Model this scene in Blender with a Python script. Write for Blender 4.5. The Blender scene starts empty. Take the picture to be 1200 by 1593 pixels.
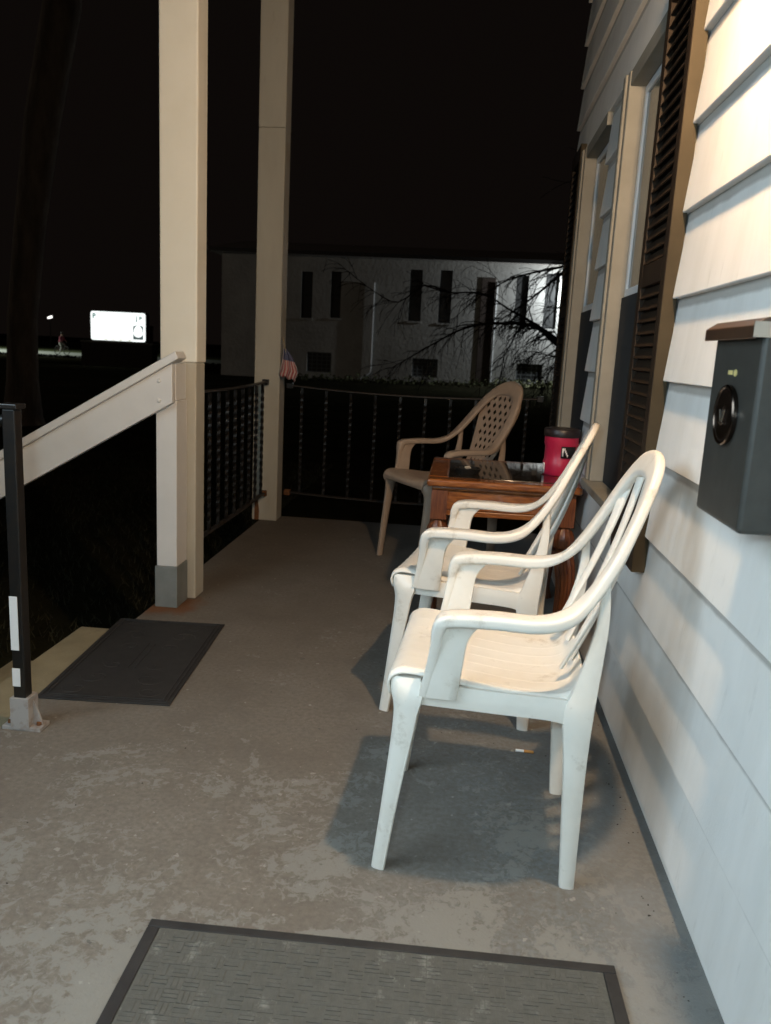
import bpy, bmesh, math, random
from mathutils import Vector, Matrix, noise as mnoise
R = math.radians
rnd = random.Random(7)
scene = bpy.context.scene
C = scene.collection

# ------------------------------------------------------------------ camera
CAM_H = 1.134
cr = Vector((0.994, 0.097, 0.050)); cu = Vector((-0.068, 0.191, 0.979)); cb = Vector((0.085, -0.977, 0.196))
cb.normalize(); cu = (cu - cb*cu.dot(cb)).normalized(); cr = cu.cross(cb)
cam_d = bpy.data.cameras.new('camera'); cam = bpy.data.objects.new('camera', cam_d); C.objects.link(cam)
cam.matrix_world = Matrix(((cr.x, cu.x, cb.x, 0), (cr.y, cu.y, cb.y, 0), (cr.z, cu.z, cb.z, CAM_H), (0, 0, 0, 1)))
cam_d.sensor_fit = 'VERTICAL'; cam_d.sensor_height = 36; cam_d.sensor_width = 27
cam_d.lens = 36*1250/1593
cam_d.clip_start = 0.02; cam_d.clip_end = 2000
cam_d.dof.use_dof = True; cam_d.dof.focus_distance = 2.3; cam_d.dof.aperture_fstop = 6.0
scene.camera = cam

def at(px, py, y):
    """the point of the place that lies at depth y behind a pixel of the 1200 x 1593 photograph"""
    v = cr*((px-600)/1250) - cu*((py-796.5)/1250) - cb
    return Vector((0, 0, CAM_H)) + v*(y/v.y)

# ------------------------------------------------------------------ world, exposure
w = bpy.data.worlds.new('World'); scene.world = w; w.use_nodes = True
bg = w.node_tree.nodes['Background']
bg.inputs[0].default_value = (1.0, 0.72, 0.60, 1); bg.inputs[1].default_value = 0.0036
scene.view_settings.view_transform = 'Standard'; scene.view_settings.look = 'None'
scene.view_settings.exposure = 0; scene.view_settings.gamma = 1
scene.view_settings.use_curve_mapping = False
scene.cycles.use_denoising = True
scene.cycles.max_bounces = 6
scene.cycles.sample_clamp_indirect = 4
scene.cycles.caustics_reflective = False; scene.cycles.caustics_refractive = False

LAMP_POS = Vector((.365, 1.41, 2.08))
LAMP_W = 93; SIDE_FILL_W = 18; CAMERA_FILL_W = 43
SIDE_FILL_POS = Vector((-1.90, .30, 2.0))

def light(name, kind, loc, power, color, radius=.03):
    d = bpy.data.lights.new(name, kind); d.energy = power; d.color = color
    d.shadow_soft_size = radius
    o = bpy.data.objects.new(name, d); o.location = loc; C.objects.link(o); return o
light('camera_fill', 'POINT', (-.10, -.05, CAM_H+.10), CAMERA_FILL_W, (.70, .94, 1.06), .03)  # cool fill light added beside the camera to lift the shadows
tube = light('side_fill', 'AREA', SIDE_FILL_POS, SIDE_FILL_W, (.70, .92, 1.10)); tube.data.spread = R(98)  # second added fill: soft cool area light from the left
tube.data.shape = 'RECTANGLE'; tube.data.size = 2.0; tube.data.size_y = 1.5
SIDE_FILL_AIM = (Vector((.50, 1.45, .25)) - SIDE_FILL_POS).normalized()
tube.rotation_euler = SIDE_FILL_AIM.to_track_quat('-Z', 'Y').to_euler()

# ------------------------------------------------------------------ materials
MATS = {}
def mat(name, col, rough=.6, metal=0, col2=None, nscale=8, ndetail=5, lo=.35, hi=.7, bump=0, bscale=60, bdist=.004,
        spec=.5, stretch=(1, 1, 1), col3=None, n3scale=1.5, lo3=.5, hi3=.75, coat=0, trans=0):
    if name in MATS: return MATS[name]
    m = bpy.data.materials.new(name); MATS[name] = m; m.use_nodes = True
    nt = m.node_tree; p = nt.nodes['Principled BSDF']
    p.inputs['Base Color'].default_value = (*col, 1); p.inputs['Roughness'].default_value = rough
    p.inputs['Metallic'].default_value = metal; p.inputs['Specular IOR Level'].default_value = spec
    p.inputs['Coat Weight'].default_value = coat; p.inputs['Transmission Weight'].default_value = trans
    tc = nt.nodes.new('ShaderNodeTexCoord'); mp = nt.nodes.new('ShaderNodeMapping'); mp.inputs['Scale'].default_value = stretch
    nt.links.new(tc.outputs['Object'], mp.inputs[0])
    def noise(s, d=5, r=.6):
        n = nt.nodes.new('ShaderNodeTexNoise'); n.inputs['Scale'].default_value = s
        n.inputs['Detail'].default_value = d; n.inputs['Roughness'].default_value = r
        nt.links.new(mp.outputs[0], n.inputs['Vector']); return n
    def ramp(src, a, b):
        r = nt.nodes.new('ShaderNodeMapRange'); r.inputs['From Min'].default_value = a; r.inputs['From Max'].default_value = b
        nt.links.new(src, r.inputs[0]); return r.outputs[0]
    def mix(fac, a, b):
        x = nt.nodes.new('ShaderNodeMix'); x.data_type = 'RGBA'
        nt.links.new(fac, x.inputs[0])
        for i, s in ((6, a), (7, b)):
            if isinstance(s, tuple): x.inputs[i].default_value = (*s, 1)
            else: nt.links.new(s, x.inputs[i])
        return x.outputs[2]
    cur = None
    if col2: cur = mix(ramp(noise(nscale, ndetail).outputs[0], lo, hi), col, col2)
    if col3: cur = mix(ramp(noise(n3scale, 6, .7).outputs[0], lo3, hi3), cur if cur else col, col3)
    if cur: nt.links.new(cur, p.inputs['Base Color'])
    if bump:
        b = nt.nodes.new('ShaderNodeBump'); b.inputs['Strength'].default_value = bump; b.inputs['Distance'].default_value = bdist
        nt.links.new(noise(bscale, 4).outputs[0], b.inputs['Height']); nt.links.new(b.outputs[0], p.inputs['Normal'])
    m['mix'] = 1
    return m
def emis(name, col, s):
    if name in MATS: return MATS[name]
    m = bpy.data.materials.new(name); MATS[name] = m; m.use_nodes = True
    p = m.node_tree.nodes['Principled BSDF']; p.inputs['Base Color'].default_value = (*col, 1)
    p.inputs['Emission Color'].default_value = (*col, 1); p.inputs['Emission Strength'].default_value = s
    return m

WHITE_PLASTIC = mat('white_plastic', (.81, .76, .68), .36, col2=(.74, .685, .60), nscale=9, lo=.45, hi=.75,
                    col3=(.45, .38, .29), n3scale=14, lo3=.58, hi3=.80, bump=.12, bscale=240, bdist=.001)
TAUPE_PLASTIC = mat('taupe_plastic', (.45, .335, .25), .42, col2=(.39, .285, .21), nscale=12, bump=.1, bscale=200, bdist=.001)
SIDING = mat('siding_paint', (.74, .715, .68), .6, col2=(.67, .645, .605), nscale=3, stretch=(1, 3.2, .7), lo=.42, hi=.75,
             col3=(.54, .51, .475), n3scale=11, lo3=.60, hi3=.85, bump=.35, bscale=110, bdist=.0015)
POST_WHITE = mat('post_white_paint', (.87, .81, .70), .6, col2=(.80, .745, .63), nscale=3, bump=.1, bscale=90, bdist=.001)
POST_OLD = mat('post_aged_paint', (.53, .485, .40), .7, col2=(.46, .415, .335), nscale=6, stretch=(1, 1, .25), col3=(.30, .24, .16),
               n3scale=7, lo3=.62, hi3=.85, bump=.25, bscale=60, bdist=.002)
RAIL_WHITE = mat('handrail_white_paint', (.74, .71, .68), .5, col2=(.68, .65, .62), nscale=5, bump=.08, bscale=80, bdist=.001)
NEWEL_GREY = mat('grey_floor_paint', (.22, .23, .22), .6, col2=(.17, .18, .17), nscale=14)
IRON = mat('black_iron', (.010, .010, .010), .34, .1, col2=(.018, .014, .011), nscale=40)
RUST = mat('rust', (.20, .075, .022), .9, col2=(.10, .04, .015), nscale=30, bump=.4, bscale=120, bdist=.002)
GALV = mat('pale_metal', (.42, .39, .37), .55, .3, col2=(.22, .15, .10), nscale=30, lo=.5, hi=.8)
STICKER = mat('pale_sticker', (.72, .70, .68), .5)
RUBBER = mat('black_rubber', (.015, .014, .014), .68, col2=(.026, .024, .023), nscale=22, col3=(.06, .055, .05), n3scale=26, lo3=.66, hi3=.85, bump=.3, bscale=90, bdist=.002)
CARPET = mat('grey_carpet', (.082, .080, .068), .95, col2=(.11, .107, .092), nscale=120, col3=(.26, .25, .22), n3scale=60, lo3=.60, hi3=.78, bump=.7, bscale=500, bdist=.003)
RIB = mat('carpet_rib', (.098, .095, .083), .95, col2=(.075, .073, .063), nscale=70, col3=(.30, .29, .26), n3scale=14, lo3=.58, hi3=.80, bump=.7, bscale=420, bdist=.002)
OAK = mat('varnished_oak', (.34, .115, .028), .24, col2=(.15, .042, .011), nscale=7, stretch=(2.5, 22, 22), lo=.35, hi=.65, coat=.4)
OAK_LEG = mat('varnished_oak_leg', (.20, .060, .017), .38, col2=(.09, .024, .008), nscale=7, stretch=(22, 22, 2.0), lo=.35, hi=.65, coat=.1)
GLASS_DARK = mat('smoked_glass', (.022, .017, .012), .04, spec=.75)
DARKGLASS = mat('window_glass_dark', (.012, .013, .013), .06)
GREYGLASS = mat('window_glass_grey', (.105, .115, .095), .12, col2=(.07, .08, .065), nscale=5)
FRAME = mat('window_frame_paint', (.27, .252, .212), .6, col2=(.22, .205, .17), nscale=7, bump=.1, bscale=60)
SASH = mat('vinyl_sash', (.70, .72, .74), .35)
SHUTTER = mat('shutter_brown', (.024, .015, .008), .6, spec=.18, col2=(.016, .009, .006), nscale=15, bump=.15, bscale=140, bdist=.001)
BOXPAINT = mat('mailbox_enamel', (.035, .0335, .029), .45, spec=.35, col2=(.047, .045, .039), nscale=30, bump=.2, bscale=300, bdist=.0008)
LIDPAINT = mat('mailbox_lid_enamel', (.035, .017, .010), .3, col2=(.06, .03, .015), nscale=60)
CHROME = mat('worn_chrome', (.36, .33, .29), .28, 1)
MEDAL = mat('dark_medallion', (.014, .008, .006), .22, .2)
YELLOW = mat('yellow_print', (.62, .50, .20), .5)
CAN_RED = mat('red_plastic', (.50, .020, .068), .35, col2=(.42, .014, .05), nscale=20)
CAN_LID = mat('dark_lid_plastic', (.018, .010, .010), .4)
BLACKP = mat('black_print', (.006, .005, .005), .5)
WHITEP = mat('white_print', (.85, .78, .76), .5)
DUSK_WHITE = mat('pale_block_wall', (.58, .565, .52), .85, col2=(.44, .425, .39), nscale=.7, col3=(.30, .28, .25), n3scale=1.6, lo3=.58, hi3=.85, bump=.5, bscale=6, bdist=.05)
PIER = mat('brown_pier', (.085, .062, .050), .85, col2=(.11, .08, .065), nscale=5)
ROOF = mat('dark_roof', (.42, .38, .34), .9, col2=(.32, .29, .26), nscale=3)
BARK = mat('dark_bark', (.055, .042, .032), .95, col2=(.03, .024, .018), nscale=8, stretch=(1, 1, .25), bump=.6, bscale=14, bdist=.04)
TWIG = mat('twig_bark', (.03, .024, .02), .95)
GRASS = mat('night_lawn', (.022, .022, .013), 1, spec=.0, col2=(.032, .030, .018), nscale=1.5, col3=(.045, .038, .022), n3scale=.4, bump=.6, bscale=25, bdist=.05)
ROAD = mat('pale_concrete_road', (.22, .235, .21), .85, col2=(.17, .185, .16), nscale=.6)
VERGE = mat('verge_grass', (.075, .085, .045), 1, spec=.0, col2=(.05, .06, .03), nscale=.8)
HEDGE = mat('hedge_leaf', (.012, .014, .008), .9)
LEAF = mat('ground_ivy', (.10, .11, .04), .9, col2=(.05, .052, .022), nscale=3)

def lap_band(m, z0, row):
    """darker band along the top of each siding board, just under the lap"""
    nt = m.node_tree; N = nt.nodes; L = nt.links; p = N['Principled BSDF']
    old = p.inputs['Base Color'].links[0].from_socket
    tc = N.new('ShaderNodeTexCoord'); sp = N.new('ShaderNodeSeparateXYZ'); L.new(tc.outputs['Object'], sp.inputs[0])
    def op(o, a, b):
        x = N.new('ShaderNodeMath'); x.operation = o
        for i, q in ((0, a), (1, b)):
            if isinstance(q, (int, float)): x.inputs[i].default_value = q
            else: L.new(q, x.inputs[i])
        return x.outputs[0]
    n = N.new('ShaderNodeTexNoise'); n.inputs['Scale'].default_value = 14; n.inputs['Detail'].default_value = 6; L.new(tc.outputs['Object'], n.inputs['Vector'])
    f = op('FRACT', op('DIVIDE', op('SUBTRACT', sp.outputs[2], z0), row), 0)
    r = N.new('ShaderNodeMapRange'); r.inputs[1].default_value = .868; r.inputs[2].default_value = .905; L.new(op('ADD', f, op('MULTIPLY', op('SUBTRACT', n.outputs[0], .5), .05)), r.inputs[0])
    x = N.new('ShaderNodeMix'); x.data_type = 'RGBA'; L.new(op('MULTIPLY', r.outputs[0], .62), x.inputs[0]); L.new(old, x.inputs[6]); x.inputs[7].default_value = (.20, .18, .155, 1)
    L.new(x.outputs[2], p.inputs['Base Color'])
lap_band(SIDING, .071-.2047, .2047)  # darkens the upper edge of every siding board

# ------------------------------------------------------------------ mesh helper
class MB:
    def __init__(s): s.v = []; s.f = []; s.mi = []
    def add(s, verts, faces, mi=0):
        k = len(s.v); s.v += [tuple(v) for v in verts]
        s.f += [tuple(i+k for i in f) for f in faces]; s.mi += [mi]*len(faces); return s
    def box(s, x0, x1, y0, y1, z0, z1, mi=0):
        return s.add([(x, y, z) for x in (x0, x1) for y in (y0, y1) for z in (z0, z1)],
                     [(0, 1, 3, 2), (4, 6, 7, 5), (0, 4, 5, 1), (2, 3, 7, 6), (0, 2, 6, 4), (1, 5, 7, 3)], mi)
    def prism(s, prof, axis, a, b, mi=0):
        """closed 2-D profile pulled along an axis"""
        n = len(prof)
        def put(p, t): return {'x': (t, p[0], p[1]), 'y': (p[0], t, p[1]), 'z': (p[0], p[1], t)}[axis]
        vs = [put(p, a) for p in prof] + [put(p, b) for p in prof]
        fs = [(i, (i+1) % n, n+(i+1) % n, n+i) for i in range(n)] + [tuple(range(n))[::-1], tuple(range(n, 2*n))]
        return s.add(vs, fs, mi)
    def rings(s, rings, cap0=True, cap1=True, mi=0):
        n = len(rings[0]); vs = [p for r in rings for p in r]; fs = []
        for i in range(len(rings)-1):
            for j in range(n): fs.append((i*n+j, i*n+(j+1) % n, (i+1)*n+(j+1) % n, (i+1)*n+j))
        if cap0: fs.append(tuple(range(n))[::-1])
        if cap1: fs.append(tuple(range((len(rings)-1)*n, len(rings)*n)))
        return s.add(vs, fs, mi)
    def sweep(s, st, sub=5, n=12, e=4.0, cap0=True, cap1=True, mi=0):
        return s.rings(sweep_rings(st, sub, n, e), cap0, cap1, mi)
    def tube(s, pts, rad, n=8, mi=0, cap=True):
        rs = []
        pts = [Vector(p) for p in pts]
        if not hasattr(rad, '__len__'): rad = [rad]*len(pts)
        up = None
        for i, p in enumerate(pts):
            t = (pts[min(i+1, len(pts)-1)] - pts[max(i-1, 0)]).normalized()
            if up is None: up = t.orthogonal().normalized()
            a = (up - t*up.dot(t)).normalized(); up = a; b = t.cross(a)
            rs.append([p + (a*math.cos(2*math.pi*j/n) + b*math.sin(2*math.pi*j/n))*rad[i] for j in range(n)])
        return s.rings(rs, cap, cap, mi)
    def lathe(s, prof, loc=(0, 0, 0), n=24, axis='z', mi=0, flute=0, amp=0):
        rs = []
        for r, h in prof:
            ring = []
            for j in range(n):
                t = 2*math.pi*j/n; q = r*(1+amp*math.cos(flute*t)) if flute else r
                c, d = q*math.cos(t), q*math.sin(t)
                p = {'z': (c, d, h), 'x': (h, c, d), 'y': (d, h, c)}[axis]
                ring.append((p[0]+loc[0], p[1]+loc[1], p[2]+loc[2]))
            rs.append(ring)
        return s.rings(rs, True, True, mi)
    def grid(s, fn, nu, nv, mi=0, skip=None):
        vs = [fn(i/nu, j/nv) for i in range(nu+1) for j in range(nv+1)]
        fs = [(i*(nv+1)+j, (i+1)*(nv+1)+j, (i+1)*(nv+1)+j+1, i*(nv+1)+j+1) for i in range(nu) for j in range(nv)]
        return s.add(vs, fs, mi)
    def build(s, name, m, parent=None, smooth=False, bevel=0, seg=2, solid=0, loc=None, ang=40):
        me = bpy.data.meshes.new(name); me.from_pydata(s.v, [], s.f); me.validate()
        for x in (m if isinstance(m, (list, tuple)) else [m]): me.materials.append(x)
        if max(s.mi or [0]) > 0 and len(me.polygons) == len(s.mi): me.polygons.foreach_set('material_index', s.mi)
        bm = bmesh.new(); bm.from_mesh(me); bmesh.ops.recalc_face_normals(bm, faces=bm.faces); bm.to_mesh(me); bm.free()
        if smooth:
            me.polygons.foreach_set('use_smooth', [True]*len(me.polygons)); me.set_sharp_from_angle(angle=R(ang))
        o = bpy.data.objects.new(name, me); C.objects.link(o); o.parent = parent
        if loc: o.location = loc
        if solid:
            d = o.modifiers.new('solid', 'SOLIDIFY'); d.thickness = solid; d.offset = -1
        if bevel:
            d = o.modifiers.new('bevel', 'BEVEL'); d.width = bevel; d.segments = seg; d.limit_method = 'ANGLE'; d.angle_limit = R(40)
        return o

def catmull(a, b, c, d, t):
    return [.5*((2*q) + (-p+r)*t + (2*p-5*q+4*r-s)*t*t + (-p+3*q-3*r+s)*t**3) for p, q, r, s in zip(a, b, c, d)]
def smooth_list(rows, sub):
    out = []
    for i in range(len(rows)-1):
        a = rows[max(i-1, 0)]; b = rows[i]; c = rows[i+1]; d = rows[min(i+2, len(rows)-1)]
        for k in range(sub): out.append(catmull(a, b, c, d, k/sub))
    out.append(list(rows[-1])); return out
def ring_of(c, a, b, n=12, e=4.0):
    r = []
    for j in range(n):
        t = 2*math.pi*(j+.5)/n; cs, sn = math.cos(t), math.sin(t)
        f = (abs(cs)**e + abs(sn)**e)**(-1/e)
        r.append(c + a*(cs*f) + b*(sn*f))
    return r
def sweep_rings(st, sub=5, n=12, e=4.0):
    rows = smooth_list([[*p, *a, *b] for p, a, b in st], sub)
    return [ring_of(Vector(r[0:3]), Vector(r[3:6]), Vector(r[6:9]), n, e) for r in rows]

def tag(o, label=None, cat=None, group=None, kind=None):
    if label: o['label'] = label
    if cat: o['category'] = cat
    if group: o['group'] = group
    if kind: o['kind'] = kind
    return o
def thing(name, label, cat, loc=(0, 0, 0), rz=0, group=None):
    o = bpy.data.objects.new(name, None); o.empty_display_size = .1; C.objects.link(o)
    o.location = loc; o.rotation_euler = (0, 0, rz); return tag(o, label, cat, group)
def copy_tree(o, parent=None):
    c = o.copy(); C.objects.link(c); c.parent = parent
    for ch in list(o.children): copy_tree(ch, c)
    return c
def join_words(o, txt, size, m, parent, loc, rot, name, depth=.0006):
    cu_ = bpy.data.curves.new(name, 'FONT'); cu_.body = txt; cu_.size = size; cu_.extrude = depth; cu_.offset = size*.035
    cu_.align_x = 'CENTER'; cu_.align_y = 'CENTER'
    t = bpy.data.objects.new(name, cu_); C.objects.link(t)
    me = bpy.data.meshes.new_from_object(t.evaluated_get(bpy.context.evaluated_depsgraph_get()))
    bpy.data.objects.remove(t); me.name = name; me.materials.clear(); me.materials.append(m)
    q = bpy.data.objects.new(name, me); C.objects.link(q); q.parent = parent; q.location = loc; q.rotation_euler = rot
    return q

GZ = -.5      # the lawn lies half a metre below the porch floor

# ------------------------------------------------------------------ ground
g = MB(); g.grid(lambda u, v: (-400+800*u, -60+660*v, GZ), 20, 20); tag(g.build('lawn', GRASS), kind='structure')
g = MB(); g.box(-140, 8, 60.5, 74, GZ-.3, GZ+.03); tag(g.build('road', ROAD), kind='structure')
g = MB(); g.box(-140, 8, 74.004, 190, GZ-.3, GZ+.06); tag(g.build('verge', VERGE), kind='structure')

gq = random.Random(21); g = MB()
for _ in range(14000):
    d_ = gq.random()**1.7; a_ = gq.random(); x = -1.75-9*d_; y = 1.2+10*a_
    if y < 3.1 and x > -2.7: continue
    h = gq.uniform(.03, .075); t = gq.uniform(0, 6.28); l_ = gq.uniform(-.04, .04)
    g.add([(x-.004*math.cos(t), y-.004*math.sin(t), GZ), (x+.004*math.cos(t), y+.004*math.sin(t), GZ), (x+l_, y+gq.uniform(-.04, .04), GZ+h)], [(0, 1, 2)])
tag(g.build('grass', mat('night_grass', (.030, .034, .014), .9, col2=(.05, .043, .022), nscale=3)), 'short dull grass on the lawn beside the porch', 'grass', kind='stuff')

# porch floor
def floor_material():
    m = bpy.data.materials.new('porch_concrete'); m.use_nodes = True; nt = m.node_tree; N = nt.nodes; L = nt.links
    p = N['Principled BSDF']; p.inputs['Roughness'].default_value = .72; p.inputs['Specular IOR Level'].default_value = .3
    tc = N.new('ShaderNodeTexCoord')
    def nz(s, d=6, r=.62, dist=0):
        n = N.new('ShaderNodeTexNoise'); n.inputs['Scale'].default_value = s; n.inputs['Detail'].default_value = d
        n.inputs['Roughness'].default_value = r; n.inputs['Distortion'].default_value = dist
        L.new(tc.outputs['Object'], n.inputs['Vector']); return n.outputs[0]
    def rg(src, a, b, lo=0, hi=1):
        r = N.new('ShaderNodeMapRange'); r.inputs[1].default_value = a; r.inputs[2].default_value = b
        r.inputs[3].default_value = lo; r.inputs[4].default_value = hi; L.new(src, r.inputs[0]); return r.outputs[0]
    def mix(f, a, b):
        x = N.new('ShaderNodeMix'); x.data_type = 'RGBA'; L.new(f, x.inputs[0])
        for i, q in ((6, a), (7, b)):
            if isinstance(q, tuple): x.inputs[i].default_value = (*q, 1)
            else: L.new(q, x.inputs[i])
        return x.outputs[2]
    def mul(a, b, op='MULTIPLY'):
        x = N.new('ShaderNodeMath'); x.operation = op
        for i, q in ((0, a), (1, b)):
            if isinstance(q, (int, float)): x.inputs[i].default_value = q
            else: L.new(q, x.inputs[i])
        return x.outputs[0]
    sep = N.new('ShaderNodeSeparateXYZ'); L.new(tc.outputs['Object'], sep.inputs[0])
    xr_ = rg(mul(sep.outputs[0], mul(nz(1.6, 3), .8), 'ADD'), .05, .75)
    base = mix(rg(nz(2.2), .35, .7), (.165, .142, .116), (.205, .182, .154))
    base = mix(xr_, base, (.172, .182, .180))
    base = mix(mul(rg(nz(5.5, 7, .7), .45, .68), .55), base, (.115, .098, .08))
    base = mix(rg(nz(70, 3), .35, .75), base, (.13, .11, .09))
    # flaking pale grey paint, most of it left near the door mat
    near = rg(sep.outputs[1], 2.5, 1.2)
    big = mul(nz(3.2, 7, .68, .6), .95)
    fine = mul(nz(38, 8, .72, .8), .62)
    th = mul(mul(near, .19), mul(rg(sep.outputs[0], -1.2, .3), .04), 'ADD')
    wear = mul(mul(big, fine, 'ADD'), th, 'ADD')
    flake = rg(wear, .945, 1.0)
    base = mix(mul(flake, .8), base, (.225, .216, .192))
    scuff = rg(mul(nz(7, 8, .75, 1.2), mul(nz(60, 6, .7), .35), 'ADD'), .80, .88)
    base = mix(mul(scuff, .5), base, (.22, .20, .17))
    spot = rg(nz(34, 3, .5), .69, .72)
    base = mix(mul(spot, .7), base, (.30, .285, .25))
    dark = rg(nz(26, 4, .55, .2), .30, .27)
    base = mix(mul(dark, .6), base, (.075, .068, .06))
    # pale worn strip beside the wall
    wall = rg(mul(sep.outputs[0], mul(nz(5, 5), .35), 'ADD'), .42, .62)
    base = mix(mul(wall, .5), base, (.25, .245, .235))
    # rust bled from the post foot
    d = N.new('ShaderNodeVectorMath'); d.operation = 'DISTANCE'; L.new(tc.outputs['Object'], d.inputs[0]); d.inputs[1].default_value = (-1.215, 3.27, 0)
    rust = rg(mul(d.outputs['Value'], mul(nz(13, 5), .16), 'ADD'), .245, .17)
    base = mix(mul(rust, .8), base, (.17, .062, .018))
    L.new(base, p.inputs['Base Color'])
    b = N.new('ShaderNodeBump'); b.inputs['Strength'].default_value = .5; b.inputs['Distance'].default_value = .003
    L.new(mul(nz(160, 4), mul(flake, .4), 'ADD'), b.inputs['Height']); L.new(b.outputs[0], p.inputs['Normal'])
    return m
FLOOR = floor_material()
STEP = mat('bare_tan_concrete', (.26, .215, .13), .85, col2=(.21, .17, .10), nscale=9, col3=(.16, .13, .08), n3scale=14, lo3=.6, hi3=.8, bump=.5, bscale=120, bdist=.003)
fl = MB(); fl.box(-1.285, .56, -1.6, 5.28, -.6, 0)
tag(fl.build('porch_floor', FLOOR, bevel=.012, seg=3), kind='structure')
gq = random.Random(4); g = MB()
for _ in range(170):
    x = gq.uniform(-1.1, .45); y = gq.uniform(1.25, 4.6); s_ = gq.uniform(.001, .0032)
    if gq.random() < .5: x = .46+.05*gq.random()
    p_ = [(x+s_*math.cos(a+gq.random())*gq.uniform(.5, 1.6), y+s_*math.sin(a+gq.random()), .0006) for a in (0, 1.57, 3.14, 4.71)]
    g.add(p_+[(x, y, .0006+s_*.8)], [(0, 1, 4), (1, 2, 4), (2, 3, 4), (3, 0, 4)])
tag(g.build('grit', mat('dark_grit', (.05, .04, .03), .9)), 'dark crumbs of grit scattered over the porch floor', 'grit', kind='stuff')
st = thing('porch_steps', 'tan concrete steps going down from the open side of the porch', 'steps', (-1.37, 2.3, GZ))
for k in range(3):
    b = MB(); x1 = -1.287 - (.18 if k else 0) - .29*max(0, k-1); x0 = -1.465 - .29*k
    b.box(x0+1.37, x1+1.37, -.75, .66, -.05, .5-.012-.165*k)
    b.build('step', STEP, st, bevel=.008)

# ------------------------------------------------------------------ house
WX = .518; ROWH = .2047; Z0 = .071 - ROWH
house = thing('house', 'house wall of wide white lap siding with two tall windows beside the porch', 'house', (WX, 1.5, 0))
HX, HY = WX, 1.5
openings = [(2.50, 3.10, .665, 2.115), (3.52, 4.135, .665, 2.115)]
Y_A, Y_B = -1.6, 4.63
def board(y0, y1, zb, zt, lo, hi, k):
    def xf(z): return .508 + (.526-.508)*(z-zb)/(zt-zb)
    lo = max(lo, zb); hi = min(hi, zt+.012)
    b = MB(); b.prism([(xf(lo)-HX, lo), (xf(hi)-HX, hi), (.540-HX, hi), (.540-HX, lo)], 'y', y0-HY, y1-HY)
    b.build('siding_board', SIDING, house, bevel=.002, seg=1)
for k in range(18):
    zb = Z0 + ROWH*k; zt = zb + ROWH; lo0 = max(zb, .028)
    if zt < .05: continue
    cuts = [(a, b, c, d) for a, b, c, d in openings if zt > c and zb < d]
    if not cuts: board(Y_A, Y_B, zb, zt, lo0, 9, k); continue
    y = Y_A
    for a, b, c, d in cuts: board(y, a, zb, zt, lo0, 9, k); y = b
    board(y, Y_B, zb, zt, lo0, 9, k)
    for a, b, c, d in cuts:
        if zb < c: board(a, b, zb, zt, lo0, c-.001, k)
        if zt > d: board(a, b, zb, zt, d+.001, 9, k)
b = MB()
ys = [Y_A, 2.50, 3.10, 3.52, 4.135, Y_B-.012]
for i in range(5):
    if i in (1, 3):
        b.box(.541-HX, .66-HX, ys[i]-HY, ys[i+1]-HY, 0.004, .665); b.box(.541-HX, .66-HX, ys[i]-HY, ys[i+1]-HY, 2.115, 3.62)
    else: b.box(.541-HX, .66-HX, ys[i]-HY, ys[i+1]-HY, 0.004, 3.62)
b.box(.661-HX, 6-HX, Y_A-HY, Y_B-.012-HY, -.58, 3.62)
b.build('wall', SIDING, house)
def window(y0, y1):
    z0, z1 = .665, 2.115
    f = MB()
    x0, x1 = .497-HX, .60-HX
    f.box(x0, x1, y1-.055-HY, y1-HY, z0+.03, z1)             # far jamb, proud of the boards
    f.box(.530-HX, x1, y0-HY, y0+.04-HY, z0+.03, z1)         # near jamb
    f.box(x0+.004, x1, y0-HY, y1-.0555-HY, z1-.05, z1)         # head
    f.box(.488-HX, .498-HX, y1-.020-HY, y1+.022-HY, z0+.03, z1-.004)         # outer bead
    win = f.build('window', FRAME, house, bevel=.002, seg=1)
    s_ = MB(); s_.box(.478-HX, .60-HX, y0-.02-HY, y1+.03-HY, z0, z0+.029); s_.build('sill', FRAME, win, bevel=.003)
    yi0, yi1 = y0+.041, y1-.056; zm = 1.385
    for nm, za, zb_, xs in (('upper', zm-.02, z1-.051, .552), ('lower', z0+.03, zm+.02, .572)):
        q = MB(); t = .028
        q.box(xs-HX, xs+.018-HX, yi0-HY, yi0+t-HY, za, zb_); q.box(xs-HX, xs+.018-HX, yi1-t-HY, yi1-HY, za, zb_)
        q.box(xs-HX, xs+.018-HX, yi0+t-HY, yi1-t-HY, za, za+t); q.box(xs-HX, xs+.018-HX, yi0+t-HY, yi1-t-HY, zb_-t, zb_)
        q.build('sash', SASH, win, bevel=.003)
        p = MB(); p.box(xs+.007-HX, xs+.011-HX, yi0+t-HY, yi1-t-HY, za+t, zb_-t)
        p.build('pane', GREYGLASS if nm == 'upper' else DARKGLASS, win)
    p = MB(); p.box(.545-HX, .547-HX, yi0-HY, yi1-HY, z0+.03, zm-.022); p.build('insect_screen', mat('dark_screen', (.016, .017, .018), .9), win)
window(2.50, 3.10); window(3.52, 4.135)
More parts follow.
